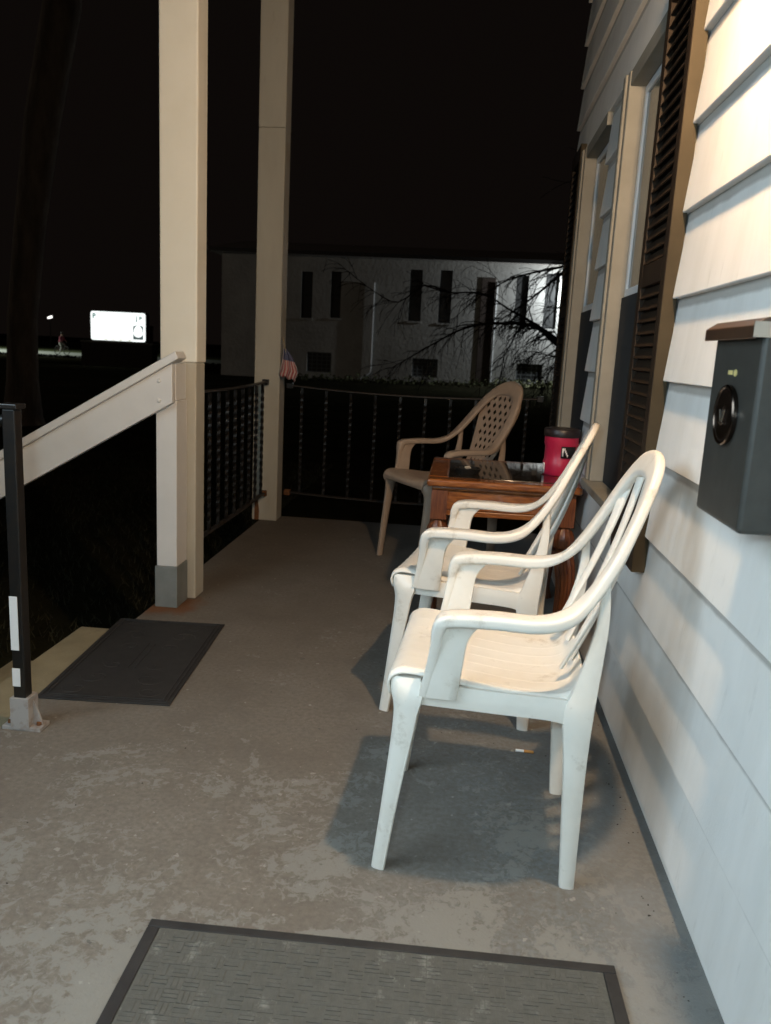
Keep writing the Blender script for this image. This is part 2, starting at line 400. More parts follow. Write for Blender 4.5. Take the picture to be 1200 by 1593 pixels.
def shutter(y0, y1, z0, z1):
    xa, xb = .483-HX, .506-HX; s_ = MB(); w_ = .042; zm = 1.375
    s_.box(xa, xb, y0-HY, y0+w_-HY, z0, z1); s_.box(xa, xb, y1-w_-HY, y1-HY, z0, z1)
    for a, b_ in ((z0, z0+.07), (zm-.03, zm+.03), (z1-.07, z1)): s_.box(xa+.0005, xb, y0+w_-HY, y1-w_-HY, a, b_)
    s_.box(xb-.006, xb-.001, y0+w_-HY, y1-w_-HY, z0+.07, z1-.07)
    sh = s_.build('shutter', SHUTTER, house, bevel=.003)
    e_ = MB(); e_.box(xa+.001, .519-HX, y0-.0045-HY, y0-.0005-HY, z0+.002, z1-.002); e_.build('edge_strip', mat('olive_edge', (.052, .039, .022), .7, spec=.2, col2=(.036, .027, .015), nscale=6), sh)  # thin strip in a paler olive brown than the shutter
    lv = MB(); lv.prism([(-.008, -.014), (-.0045, -.016), (.009, .012), (.0055, .014)], 'y', y0+w_-HY, y1-w_-HY)
    first = None
    for a, b_ in ((z0+.07, zm-.03), (zm+.03, z1-.07)):
        n = round((b_-a)/.0325)
        for i in range(n):
            z = a + (b_-a)*(i+.5)/n
            if first is None: first = lv.build('louver', SHUTTER, sh, loc=(xa+.0085, 0, z))
            else:
                c = first.copy(); C.objects.link(c); c.parent = sh; c.location = (xa+.0085, 0, z)
shutter(2.145, 2.462, .585, 2.15); shutter(4.16, 4.478, .585, 2.15)

# porch lantern, just above the frame, that lights the scene
lan = thing('porch_lantern', 'black wall lantern with a bright warm bulb above the mailbox', 'lantern', (.506, 1.41, 2.10))
b = MB(); b.lathe([(.0, .0), (.055, .0), (.052, -.012), (.02, -.022), (.0, -.022)], axis='x', n=20); b.build('wall_plate', IRON, lan, True)
b = MB(); b.tube([(-.015, 0, 0), (-.08, 0, .03), (-.141, 0, .09), (-.141, 0, .065)], .007); b.build('arm', IRON, lan, True)
b = MB(); b.lathe([(.0, .075), (.02, .07), (.05, .045), (.053, .04), (.0, .04)], (-.141, 0, 0), 16); b.build('cap', IRON, lan, True)
b = MB(); b.lathe([(.016, .04), (.016, .015), (.0, .015)], (-.141, 0, 0), 12); b.build('socket', IRON, lan)
b = MB(); b.lathe([(.012, .018), (.02, .005), (.031, -.02), (.033, -.035), (.028, -.052), (.014, -.064), (.002, -.066)], (-.141, 0, 0), 20)
b.build('bulb', emis('warm_bulb', (1.0, .68, .39), LAMP_W/(math.pi*4*math.pi*.033**2)), lan, True)

# mailbox
mx, my0, my1, mz0, mz1 = .42, 1.213, 1.433, .893, 1.192
mbx = thing('mailbox', 'black metal wall mailbox with a round medallion and a brown lid', 'mailbox', (mx, my0, mz0))
b = MB(); b.box(0, .507-mx, 0, my1-my0, 0, mz1-mz0); b.build('body', BOXPAINT, mbx, bevel=.007, seg=3)
b = MB(); b.prism([(-.017, mz1-mz0-.014), (-.017, mz1-mz0+.004), (.0, mz1-mz0+.016), (.086, mz1-mz0+.028), (.086, mz1-mz0+.001), (-.012, mz1-mz0+.001), (-.012, mz1-mz0-.014)], 'y', -.006, my1-my0+.008)
b.build('lid', LIDPAINT, mbx, bevel=.001, seg=1)
b = MB(); b.box(-.0175, .02, -.0085, -.0062, mz1-mz0-.012, mz1-mz0+.010); b.build('lid_end', CHROME, mbx)
b = MB(); b.tube([(.004, .0, mz1-mz0-.006), (.08, .0, mz1-mz0-.006)], .0022, 8); b.build('hinge', IRON, mbx, True)
for zz in (.03, .27):
    b = MB(); b.lathe([(.0, -.0022), (.003, -.002), (.0042, -.0004), (.0, -.0002)], (.05, 0, zz), 12, 'y'); b.build('rivet', CHROME, mbx, True)
cy, cz = 1.322-my0, 1.062-mz0
b = MB(); b.lathe([(.0, -.010), (.030, -.010), (.040, -.013), (.044, -.013), (.0455, -.008), (.0455, .0015), (.0, .0015)], (0, cy, cz), 40, 'x'); b.v = [(x*.6, y, z) for x, y, z in b.v]; med = b.build('medallion', [MEDAL], mbx, True)
b = MB(); b.lathe([(.0405, -.0125), (.0418, -.016), (.0442, -.016), (.0460, -.0125), (.0460, -.004), (.0405, -.004)], (0, cy, cz), 40, 'x'); b.v = [(x*.6, cy+(y-cy)*1.04, cz+(z-cz)*1.04) for x, y, z in b.v]; b.build('rim', mat('dark_bronze', (.10, .075, .06), .22, 1), med, True)
b = MB(); b.lathe([(.0, -.016), (.012, -.0145), (.018, -.0095), (.0, -.0095)], (0, cy, cz), 24, 'x'); b.v = [(x*.6, y, z) for x, y, z in b.v]; b.build('boss', MEDAL, med, True)
b = MB()
for pts in ([(.012, .008), (.006, -.009), (.001, .004), (-.004, -.009), (-.011, .009)], [(.010, -.012), (.0, -.015), (-.010, -.012)]):
    b.tube([(-.0098, cy+p[0], cz+p[1]) for p in pts], .0012, 6)
b.build('emblem', CHROME, med, True)
b = MB(); b.lathe([(.0, -.0015), (.0055, -.0015), (.0055, .001), (.0, .001)], (0, 1.312-my0, 1.128-mz0), 14, 'x')
b.box(-.0012, .0005, 1.326-my0, 1.346-my0, 1.125-mz0, 1.132-mz0); b.build('printed_mark', YELLOW, mbx)

# ------------------------------------------------------------------ posts
def post(name, label, x0, x1, y0, y1, zs, top, m_low, m_up, inset):
    t = thing(name, label, 'post', ((x0+x1)/2, (y0+y1)/2, 0), 0, 'square porch posts')
    a, c = (x1-x0)/2, (y1-y0)/2
    b = MB(); b.box(-a+inset, a-inset, -c+inset, c-inset, 0, zs); b.build('lower_shaft', m_low, t, bevel=.006)
    b = MB(); b.box(-a, a, -c, c, zs+.0005, top); b.build('upper_shaft', m_up, t, bevel=.006)
    return t
p1 = post('porch_post', 'nearer white square porch post with the sloping handrail fixed to it', -1.288, -1.127, 3.37, 3.495, 1.045, 3.6, POST_OLD, POST_WHITE, .004)
p2 = post('porch_post', 'farther beige square porch post at the end corner with a rusty foot', -1.330, -1.163, 5.10, 5.25, 2.42, 3.6, POST_OLD, POST_OLD, .0006)
b = MB(); b.prism([(-.066, .002), (-.036, .002), (-.034, .06), (-.042, .13), (-.055, .17), (-.064, .12)], 'y', -.0768, -.0742); b.build('rust_stain', RUST, p2)

p3 = post('porch_post', 'third white porch post, at the near end of the porch behind the viewer', -1.272, -1.110, -.38, -.22, 1.045, 3.6, POST_OLD, POST_WHITE, .004)
fill_rig = thing('fill_panel', 'added cool white fill panel on a tall pole, out of view beside the porch', 'lamp', SIDE_FILL_POS - SIDE_FILL_AIM*.03)  # unseen panel and pole added as a body for the side fill
fill_rig.rotation_euler = SIDE_FILL_AIM.to_track_quat('-Z', 'Y').to_euler()
b = MB(); b.box(-1.03, 1.03, -.78, .78, .002, .05); b.build('housing', IRON, fill_rig, bevel=.006)
b = MB(); b.box(-1.0, 1.0, -.75, .75, -.004, .0015); b.build('diffuser', emis('fill_diffuser', (.80, .95, 1.0), 1), fill_rig)
q_ = fill_rig.rotation_euler.to_matrix().inverted()
b = MB(); b.tube([q_ @ v for v in (-SIDE_FILL_AIM*.05, -SIDE_FILL_AIM*.22, Vector((-SIDE_FILL_AIM.x*.22, -SIDE_FILL_AIM.y*.22, GZ-SIDE_FILL_POS.z)))], .03, 10); b.build('pole', IRON, fill_rig)

# newel and stair handrail
nw = thing('newel_post', 'white newel post with a grey foot in front of the nearer porch post', 'post', (-1.215, 3.285, 0))
b = MB(); b.box(-.040, .048, -.05, .078, .1825, .89); b.box(-.036, .044, -.046, .078, .8905, 1.045); b.build('shaft', RAIL_WHITE, nw, bevel=.003)
b = MB(); b.box(-.047, .051, -.056, .081, 0, .182); b.build('foot', NEWEL_GREY, nw, bevel=.003)
hr = thing('stair_handrail', 'white wooden handrail sloping down to the left from the newel post', 'handrail', (-1.168, 3.215, .97))
dz = (1.05-.646)/(1.854-1.171)
def slope(x, z): return (x, z + dz*x)
b = MB(); L_ = -1.75
b.prism([slope(-.003, -.084), slope(-.003, .075), slope(L_, .075), slope(L_, -.084)], 'y', -.020, .019); b.build('board', RAIL_WHITE, hr, bevel=.003)
b = MB(); b.prism([slope(.030, .0755), slope(.018, .112), slope(L_, .112), slope(L_, .0755)], 'y', -.044, .060); b.build('cap_rail', RAIL_WHITE, hr, bevel=.004)
for zz in (-.045, .035):
    b = MB(); b.lathe([(.0, -.0275), (.006, -.026), (.009, -.0205), (.0, -.0205)], slope(-.058, zz)[0:1]+(0,)+slope(-.058, zz)[1:2], 12, 'y'); b.build('bolt', RAIL_WHITE, hr, True)

# black pole of the near stair rail
bp = thing('railing_pole', 'black square metal railing pole with pale stickers standing on the porch edge', 'pole', (-1.211, 2.085, 0))
b = MB(); b.box(-.019, .017, -.021, .017, .03, .93); b.build('tube', IRON, bp, bevel=.003)
b = MB(); b.box(-.026, .026, -.026, .026, .9305, .945); b.build('cap', IRON, bp, bevel=.003)
b = MB(); b.box(-.028, .028, -.028, .028, .004, .10); b.box(-.055, .060, -.026, .030, 0, .012)
b.prism([(.028, .012), (.058, .012), (.032, .085), (.028, .085)], 'y', -.003, .004); b.prism([(-.028, .012), (-.05, .012), (-.03, .07), (-.028, .07)], 'y', -.003, .004)
b.build('floor_bracket', GALV, bp, bevel=.003)
for xx in (-.042, .046):
    b = MB(); b.lathe([(.0, .022), (.007, .021), (.008, .0125), (.0, .0125)], (xx, -.004, 0), 8); b.build('anchor_bolt', RUST, bp)
for za, zb_ in ((.245, .405), (.135, .190)):
    b = MB(); b.box(-.0195, .004, -.0225, -.0213, za, zb_); b.build('sticker', STICKER, bp)
b = MB(); b.tube([(-.02, 0, .90), (-.10, 0, .875), (-.9, 0, .42)], .016, 10); b.build('rail_bar', IRON, bp, True)

# wrought iron railings
def twisted_bar(z0, z1, s=.008, turns=((.05, .95),)):
    b = MB(); rs = []; n = 60; H = z1-z0; ang = 0
    for i in range(n+1):
        f = i/n; z = z0+H*f
        if i: ang += sum(R(360*3.5)/(n*(e-a)) for a, e in turns if a < f <= e)
        rs.append([Vector((s*1.414*math.cos(ang+math.pi/4+j*math.pi/2), s*1.414*math.sin(ang+math.pi/4+j*math.pi/2), z)) for j in range(4)])
    b.rings(rs); return b
def railing(label, p0, p1, n, zt, zb, sag0, sagB):
    p0 = Vector(p0); p1 = Vector(p1); L = (p1-p0).length
    t = thing('iron_railing', label, 'railing', (*p0, 0), math.atan2((p1-p0).y, (p1-p0).x), 'black wrought iron railings')
    def sg(f, s): return -s*4*f*(1-f)
    for nm, z, s in (('top_rail', zt, sag0), ('bottom_rail', zb, sagB)):
        st_ = []
        for i in range(9):
            f = i/8; st_.append((Vector((L*f, 0, z+sg(f, s))), Vector((0, .017, 0)), Vector((0, 0, .007))))
        b = MB(); b.sweep(st_, 2, 8); b.build(nm, mat('worn_iron', (.022, .018, .015), .5, .1, col2=(.045, .03, .02), nscale=25), t, True)
    bar = twisted_bar(zb, zt-.01); first = None
    for i in range(n):
        f = (i+.5)/n
        if first is None: first = bar.build('baluster', IRON, t, True, loc=(L*f, 0, sg(f, sag0)), ang=20)
        else:
            c = first.copy(); C.objects.link(c); c.parent = t; c.location = (L*f, 0, sg(f, sag0)); c.rotation_euler = (0, 0, rnd.uniform(-.2, .2))
    for xx in (.0, L):
        for z in (zt, zb):
            b = MB(); s_ = 1 if xx else -1
            b.box(xx-.02, xx+.02, -.019, .019, z-.02, z+.016); b.build('bracket', RUST if z == zb else IRON, t, bevel=.003)
railing('black twisted iron railing along the porch side between the two posts', (-1.25, 3.555), (-1.25, 5.085), 10, .905, .185, .012, .008)
railing('black twisted iron railing across the far end of the porch', (-1.12, 5.215), (.495, 5.215), 10, .885, .180, .028, .024)

# ------------------------------------------------------------------ mats
def mat_quad(name, label, corners, m, parts):
    pass
ang1 = R(2.2)
dm = thing('door_mat', 'grey carpet door mat with black rubber border in the foreground', 'mat', (-.09, 1.367, 0), R(1.0))
W2, D2 = .453, .60
b = MB(); b.prism([(-W2, 0), (-W2, -D2), (W2, -D2), (W2, 0)], 'z', .0005, .005)
for x0, x1, y0, y1 in ((-W2, W2, -.022, 0), (-W2, W2, -D2, -D2+.022), (-W2, -W2+.026, -D2+.0221, -.0221), (W2-.026, W2, -D2+.0221, -.0221)):
    b.box(x0+.0005, x1-.0005, y0+.0005, y1-.0005, .0052, .0095)
b.build('rubber_base', RUBBER, dm, bevel=.002)
b = MB(); b.box(-W2+.0265, W2-.0265, -D2+.0225, -.0225, .0051, .0085); b.build('carpet_insert', CARPET, dm)
b = MB(); cell = .0288; nx = int((2*W2-.056)/cell); ny = int((D2-.05)/cell)
for i in range(nx):
    for j in range(ny):
        cx = -W2+.030+cell*i; cyy = -.0255-cell*(j+1)
        for k in range(3):
            q = rnd.uniform(.0004, .0010); t = cell/3
            h = .0093 + rnd.uniform(-.0006, .0006)
            if (i+j) % 2: b.box(cx+q, cx+cell-q, cyy+t*k+q, cyy+t*(k+1)-q, .0084, h)
            else: b.box(cx+t*k+q, cx+t*(k+1)-q, cyy+q, cyy+cell-q, .0084, h)
tag(b.build('carpet_rib', RIB, dm), kind='stuff')

m1 = thing('step_mat', 'thin black rubber mat lying at the top of the steps', 'mat', (-1.092, 2.667, 0), R(3.8))
a1, c1 = .215, .385
b = MB(); b.box(-a1, a1, -c1, c1, .0005, .006); b.build('sheet', RUBBER, m1, bevel=.002)
for o_ in (.012, .026):
    b = MB()
    for x0, x1, y0, y1 in ((-a1+o_, a1-o_, c1-o_-.005, c1-o_), (-a1+o_, a1-o_, -c1+o_, -c1+o_+.005), (-a1+o_, -a1+o_+.005, -c1+o_+.0051, c1-o_-.0051), (a1-o_-.005, a1-o_, -c1+o_+.0051, c1-o_-.0051)):
        b.box(x0, x1, y0, y1, .0058, .0092)
    b.build('raised_border', RUBBER, m1, bevel=.001, seg=1)
b = MB()
for sx in (-1, 1):
    for sy in (-1, 1):
        for rr, ox, oy in ((.055, .09, .20), (.035, .07, .09), (.045, .12, .30)):
            pts = [(sx*(ox+rr*(1-t/14)*math.cos(t*.55)), sy*(oy+rr*(1-t/14)*math.sin(t*.55)), .0062) for t in range(13)]
            b.tube(pts, .0014, 6)
for sx in (-.012, .012): b.tube([(sx, -.12+.02*i, .0062) for i in range(13)], .002, 6)
b.build('raised_scroll', RUBBER, m1, True)

# ------------------------------------------------------------------ plastic chairs
RIM = [  # x (backwards), half width, height, normal mix (0 arm .. 1 back), half-width of the band, half-thickness
    (-.133, .236, .428, -1, .008, .008), (-.121, .243, .49, -1, .009, .009), (-.111, .251, .548, -.95, .014, .011), (-.106, .254, .585, -.8, .022, .014), (-.088, .256, .607, -.3, .027, .0135), (.0, .257, .613, 0, .028, .0135), (.085, .256, .612, 0, .027, .0135), (.138, .244, .621, .10, .026, .013),
    (.176, .224, .645, .35, .024, .0105), (.212, .205, .690, .7, .024, .011), (.243, .191, .745, .9, .024, .0105), (.268, .170, .80, 1, .024, .0100),
    (.290, .143, .85, 1, .025, .010), (.308, .108, .889, 1, .027, .010), (.318, .064, .911, 1, .030, .010), (.322, .0, .919, 1, .032, .010)]
def full_rim():
    pts = [(x, v, z, q, a, t) for x, v, z, q, a, t in RIM] + [(x, -v, z, q, a, t) for x, v, z, q, a, t in RIM[-2::-1]]
    return smooth_list(pts, 6)
def make_chair(name, label, m, lattice=False, group=None):
    t = thing(name, label, 'chair', (0, 0, 0), 0, group)
    rows = full_rim(); rs = []
    for i, r in enumerate(rows):
        p = Vector(r[:3]); tn = (Vector(rows[min(i+1, len(rows)-1)][:3]) - Vector(rows[max(i-1, 0)][:3])).normalized()
        q = max(-1, min(1, r[3])); nn = Vector((0, 0, 1))*(1-abs(q)) + (Vector((-.93, 0, .36))*q if q > 0 else Vector((-1, 0, 0))*-q); nn = (nn - tn*nn.dot(tn)).normalized()
        a = nn.cross(tn)
        rs.append(ring_of(p, a*r[4]*(1.2 if lattice and r[3] > .5 else 1), nn*r[5], 20, 6.5))
    k = 6*next(i for i, r_ in enumerate(RIM) if r_[0] > .17)
    if lattice:
        for i, r_ in enumerate(rs):
            for p in r_: p.x += .20*max(0, p.z-.66)
    n_ = len(rs)
    for seg_, c0, c1_ in ((rs[:k+1], True, False), (rs[n_-1-k:], False, True)):
        b = MB(); b.rings(seg_, c0, c1_)
        # turned-down lip under the outer edge of the arm
        b.build('armrest', m, t, True, ang=60)
    b = MB(); b.rings(rs[k:n_-k], False, False); b.build('back_frame', m, t, True, ang=60)
    for s in (-1, 1):
        b = MB()   # flat arm support and tapering front leg
        b.sweep([(Vector((-.060, s*.252, .606)), Vector((.050, 0, 0)), Vector((0, .012, 0))), (Vector((-.070, s*.251, .588)), Vector((.040, 0, 0)), Vector((0, .011, 0))), (Vector((-.078, s*.250, .56)), Vector((.032, 0, 0)), Vector((0, .010, 0))),
                 (Vector((-.086, s*.244, .50)), Vector((.033, 0, 0)), Vector((0, .009, 0))), (Vector((-.098, s*.235, .425)), Vector((.037, 0, 0)), Vector((0, .009, 0)))], 5, 14, 5)
        b.build('arm_support', m, t, True, ang=60)
        b = MB()
        b.sweep([(Vector((-.172, s*.200, .455)), Vector((.034, s*.004, 0)), Vector((0, .018, 0))), (Vector((-.167, s*.217, .420)), Vector((.036, s*.010, 0)), Vector((0, .019, 0))),
                 (Vector((-.169, s*.223, .365)), Vector((.0255, s*.008, 0)), Vector((0, .015, 0))), (Vector((-.189, s*.222, .19)), Vector((.0185, s*.005, 0)), Vector((0, .013, 0))),
                 (Vector((-.210, s*.218, .0)), Vector((.0155, s*.004, 0)), Vector((0, .013, 0)))], 5, 14, 4)
        ridge = smooth_list([(-.142, s*.237, .425), (-.147, s*.238, .36), (-.173, s*.235, .19), (-.198, s*.230, .004)], 5)
        b.tube(ridge, .0032, 6)
        b.build('leg', m, t, True, ang=50)
        b = MB()
        b.sweep([(Vector((.222, s*.205, .705)), Vector((.009, 0, .003)), Vector((0, .011, 0))), (Vector((.224, s*.211, .62)), Vector((.012, 0, 0)), Vector((0, .010, 0))), (Vector((.214, s*.216, .54)), Vector((.018, 0, 0)), Vector((0, .010, 0))), (Vector((.201, s*.218, .465)), Vector((.026, 0, 0)), Vector((0, .012, 0))),
                 (Vector((.192, s*.217, .41)), Vector((.032, 0, 0)), Vector((0, .016, 0))), (Vector((.197, s*.208, .28)), Vector((.024, 0, 0)), Vector((0, .017, 0))),
                 (Vector((.207, s*.196, .0)), Vector((.0165, 0, 0)), Vector((0, .015, 0)))], 5, 14, 4)
        b.build('leg', m, t, True, ang=50)
    # skirt under the seat
    b = MB()
    for s in (-1, 1):
        b.sweep([(Vector((-.14, s*.226, .428)), Vector((0, .007, 0)), Vector((0, 0, .026))), (Vector((.02, s*.226, .424)), Vector((0, .007, 0)), Vector((0, 0, .025))), (Vector((.15, s*.222, .420)), Vector((0, .007, 0)), Vector((0, 0, .026))), (Vector((.185, s*.220, .408)), Vector((0, .007, 0)), Vector((0, 0, .034)))], 4, 10, 5)
    b.sweep([(Vector((.186, -.2, .425)), Vector((.006, 0, 0)), Vector((0, 0, .022))), (Vector((.19, 0, .43)), Vector((.006, 0, 0)), Vector((0, 0, .02))), (Vector((.186, .2, .425)), Vector((.006, 0, 0)), Vector((0, 0, .022)))], 4, 10, 5)
    b.build('apron', m, t, True, ang=60)
    # dished seat with fine raised lines and a rolled front
    prof = smooth_list([(-.207, .424), (-.212, .448), (-.200, .468), (-.165, .477), (-.07, .466), (.05, .451), (.13, .448), (.175, .460), (.197, .492)], 6)
    def sf(u, v):
        f = u*(len(prof)-1); i = min(int(f), len(prof)-2); q = f-i
        x = prof[i][0]*(1-q)+prof[i+1][0]*q; z = prof[i][1]*(1-q)+prof[i+1][1]*q
        hw = .214 + .006*math.sin(u*math.pi) - .030*max(0, (u-.82)/.18)**2 - .004*max(0, (.14-u)/.14)
        y = (v*2-1)*hw; dish = -.012*(1-(2*v-1)**2)*math.sin(math.pi*min(1, u*1.05))
        d = abs(((v*8) % 1)-.5)
        rg_ = .0014*max(0, 1-d/.06) if .04 < v < .96 else 0
        edge = -.012*max(0, (abs(2*v-1)-.93)/.07)**2
        return (x - (.35*rg_ if u < .25 else 0), y, z+dish+rg_+edge)
    b = MB(); b.grid(sf, 48, 162); b.build('seat', m, t, True, solid=.005, ang=60)
    zr = lambda v: max(RIM[5:], key=lambda r: -abs(r[1]-abs(v)))
    def rim_at(v):
        v = abs(v); q = RIM[5:]
        for i in range(len(q)-1):
            if q[i][1] >= v >= q[i+1][1]:
                f = (q[i][1]-v)/(q[i][1]-q[i+1][1]+1e-9); return q[i][0]*(1-f)+q[i+1][0]*f, q[i][2]*(1-f)+q[i+1][2]*f
        return q[0][0], q[0][2]
    if not lattice:
        for k in (-2, -1, 0, 1, 2):
            vt = k*.064; vb = k*.062; x1, z1 = rim_at(vt); st_ = []
            for i in range(6):
                f = i/5; bow = math.sin(math.pi*f)
                x = .192 + (x1-.192)*f + .016*bow; z = .478 + (z1-.006-.478)*f; v = vb + (vt-vb)*f + (.010*bow*(1 if k > 0 else -1 if k < 0 else 0))
                tau = R(15)*k*(.5+.8*f); wd = .0148-.0022*bow
                x -= 2.2*max(0, 1-f)*(v*v)
                st_.append((Vector((x, v, z)), Vector((-math.sin(tau)*wd, math.cos(tau)*wd, 0)), Vector((.0048*math.cos(tau), .0048*math.sin(tau), -.0012))))
            b = MB(); b.sweep(st_, 4, 10, 3); b.build('slat', m, t, True, ang=60)
    else:
        def pf(s, f):
            hw = .105 + .082*math.sin(min(1, f*1.12)*math.pi*.5)**1.4
            if f > .70: hw *= math.sqrt(max(.05, 1-((f-.70)/.335)**2))
            x1, z1 = .318+.20*.25, .915
            return (.194 + (x1-.194)*f + .016*math.sin(math.pi*f) - .35*(s*hw)**2, s*hw, .478 + (z1-.478)*f)
        b = MB(); NC, NR = 7, 12
        for r in range(NR):
            off = .5 if r % 2 else 0
            f0, f1 = r/NR, (r+1)/NR; fm = (f0+f1)/2
            for c in range(-1, NC):
                s0, s1 = -1+2*(c+off)/NC, -1+2*(c+1+off)/NC
                s0c, s1c = max(-1, s0), min(1, s1)
                if s1c-s0c < 1e-4: continue
                sm = (s0+s1)/2
                solid_ = (s0 < -1+.12 or s1 > 1-.12 or f1 > .955 or f0 < .04)
                out = [pf(s0c, f0), pf((s0c+s1c)/2, f0), pf(s1c, f0), pf(s1c, fm), pf(s1c, f1), pf((s0c+s1c)/2, f1), pf(s0c, f1), pf(s0c, fm)]
                if solid_: b.add(out, [(0, 1, 2, 3, 4, 5, 6, 7)]); continue
                w_ = (s1-s0)*.30; h_ = (f1-f0)*.46
                inn = [pf(sm, fm-h_), pf(sm+w_, fm), pf(sm, fm+h_), pf(sm-w_, fm)]
                b.add(out+inn, [(0, 1, 8, 11, 7), (1, 2, 3, 9, 8), (3, 4, 5, 10, 9), (5, 6, 7, 11, 10)])
        b.build('back_panel', m, t, False, solid=.003)
    return t
chA = make_chair('plastic_chair', 'nearest white plastic armchair with slatted back on the porch', WHITE_PLASTIC, group='white plastic armchairs')
chB = copy_tree(chA); chB['label'] = 'second white plastic armchair, between the nearest chair and the wooden table'
chA.location = (.104, 1.82, 0); chA.rotation_euler = (0, 0, R(-2.8))
chB.scale = (1.06, 1, 1); chB.location = (.073, 2.595, 0); chB.rotation_euler = (0, 0, R(-9.5))
chC = make_chair('plastic_chair', 'brown plastic armchair with diamond lattice back beyond the wooden table', TAUPE_PLASTIC, True)
chC.scale = (1.12, 1, 1.05); chC.location = (-.09, 4.355, 0); chC.rotation_euler = (0, 0, R(33))

# ------------------------------------------------------------------ table with its things
tb = thing('end_table', 'varnished wooden end table with dark glass top between the chairs', 'table', (.19, 3.505, 0))
TX, TY, TZ = .305, .355, .648
b = MB(); fr = .085
for x0, x1, y0, y1 in ((-TX, TX, -TY, -TY+fr), (-TX, TX, TY-fr, TY), (-TX, -TX+fr, -TY+fr+.001, TY-fr-.001), (TX-fr, TX, -TY+fr+.001, TY-fr-.001)):
    b.box(x0, x1, y0, y1, TZ-.030, TZ)
b.build('top_frame', OAK, tb, bevel=.009, seg=3)
b = MB(); b.box(-TX+fr-.004, TX-fr+.004, -TY+fr-.004, TY-fr+.004, TZ-.012, TZ+.002); b.build('glass_inset', GLASS_DARK, tb, bevel=.002)
b = MB(); b.box(-TX+.02, TX-.02, -TY+.022, TY-.022, TZ-.046, TZ-.0305); b.build('moulding', OAK, tb, bevel=.006, seg=3)
ap = MB()
for x0, x1, y0, y1 in ((-TX+.075, TX-.075, -TY+.035, -TY+.055), (-TX+.075, TX-.075, TY-.055, TY-.035), (-TX+.035, -TX+.055, -TY+.075, TY-.075), (TX-.055, TX-.035, -TY+.075, TY-.075)):
    ap.box(x0, x1, y0, y1, TZ-.125, TZ-.0465); ap.box(x0-.004 if x1-x0 < .1 else x0, x1+.004 if x1-x0 < .1 else x1, y0-.004 if y1-y0 < .1 else y0, y1+.004 if y1-y0 < .1 else y1, TZ-.148, TZ-.1255)
ap.build('apron', OAK, tb, bevel=.003)
for sx in (-1, 1):
    for sy in (-1, 1):
        cx, cyy = sx*(TX-.052), sy*(TY-.055)
        b = MB(); b.box(cx-.032, cx+.032, cyy-.032, cyy+.032, TZ-.165, TZ-.047)
        b.lathe([(.020, TZ-.166), (.026, TZ-.176), (.040, TZ-.20), (.044, TZ-.225), (.037, TZ-.25), (.022, TZ-.262), (.022, TZ-.270)], (cx, cyy, 0), 36, flute=12, amp=.04)
        rs = []
        for i in range(26):
            f = i/25; z = (TZ-.271)*(1-f); r = .036*(1-f)**.8*.55+.021 + (.012*max(0, f-.86)/.14); o_ = .030*math.sin(math.pi*min(1, f*1.15))*(1-f) + .02*f*f
            rs.append([Vector((cx+sx*o_+r*(1+.09*math.cos(12*q))*math.cos(q), cyy+sy*o_+r*(1+.09*math.cos(12*q))*math.sin(q), z)) for q in [2*math.pi*j/72 for j in range(72)]])
        b.rings(rs); b.build('leg', OAK_LEG, tb, True, ang=30)

can = thing('coffee_can', 'red plastic coffee can with dark lid at the wall end of the table', 'can', (.438, 3.50, TZ+.002)); can.scale = (1.1, 1.1, 1.1)
b = MB(); b.lathe([(.0, 0), (.060, 0), (.065, .006), (.066, .05), (.062, .06), (.062, .11), (.066, .12), (.066, .150), (.0, .150)], n=40); b.build('body', CAN_RED, can, True, ang=50)
b = MB(); b.lathe([(.0, .150), (.069, .150), (.070, .156), (.070, .176), (.066, .181), (.0, .181)], n=40); b.build('lid', CAN_LID, can, True, ang=50)
def wrap(a0, a1, z0, z1, r, m, name):
    b = MB(); b.grid(lambda u, v: (r*math.cos(a0+(a1-a0)*u), r*math.sin(a0+(a1-a0)*u), z0+(z1-z0)*v), 10, 1); b.build(name, m, can, True, solid=.0008)
fa = math.atan2(-3.5, -.425)
wrap(fa+.02, fa+.95, .072, .116, .0675, BLACKP, 'label_panel')
wrap(fa+.08, fa+.16, .078, .110, .0682, WHITEP, 'letter_stroke')
for k in range(4): wrap(fa+.18+.06*k, fa+.25+.06*k, .100-.008*k, .110-.008*k, .0682, WHITEP, 'letter_stroke')
wrap(fa-1.30, fa-1.02, .006, .046, .0668, WHITEP, 'pale_mark')
b = MB(); b.sweep([(Vector((.064, 0, .12)), Vector((0, .010, 0)), Vector((0, 0, .006))), (Vector((.085, 0, .105)), Vector((0, .010, 0)), Vector((.005, 0, 0))), (Vector((.085, 0, .06)), Vector((0, .010, 0)), Vector((.005, 0, 0))), (Vector((.064, 0, .04)), Vector((0, .010, 0)), Vector((0, 0, .006)))], 4, 10); b.build('handle', CAN_RED, can, True)
ash = thing('ashtray', 'dark round glass ashtray on the table top', 'ashtray', (.045, 3.36, TZ+.002))
b = MB(); b.lathe([(.0, .0), (.046, .0), (.055, .020), (.057, .024), (.052, .024), (.044, .008), (.0, .006)], n=36); b.build('bowl', mat('dark_glass', (.02, .018, .016), .12), ash, True)
for k in range(3):
    b = MB(); b.tube([(.02*math.cos(k*2), .02*math.sin(k*2), .0105+.008*k), (.02*math.cos(k*2)+.02, .02*math.sin(k*2)+.008, .012+.008*k)], .0037, 8); b.build('cigarette_stub', mat('ash_paper', (.5, .42, .33), .9), ash, True)

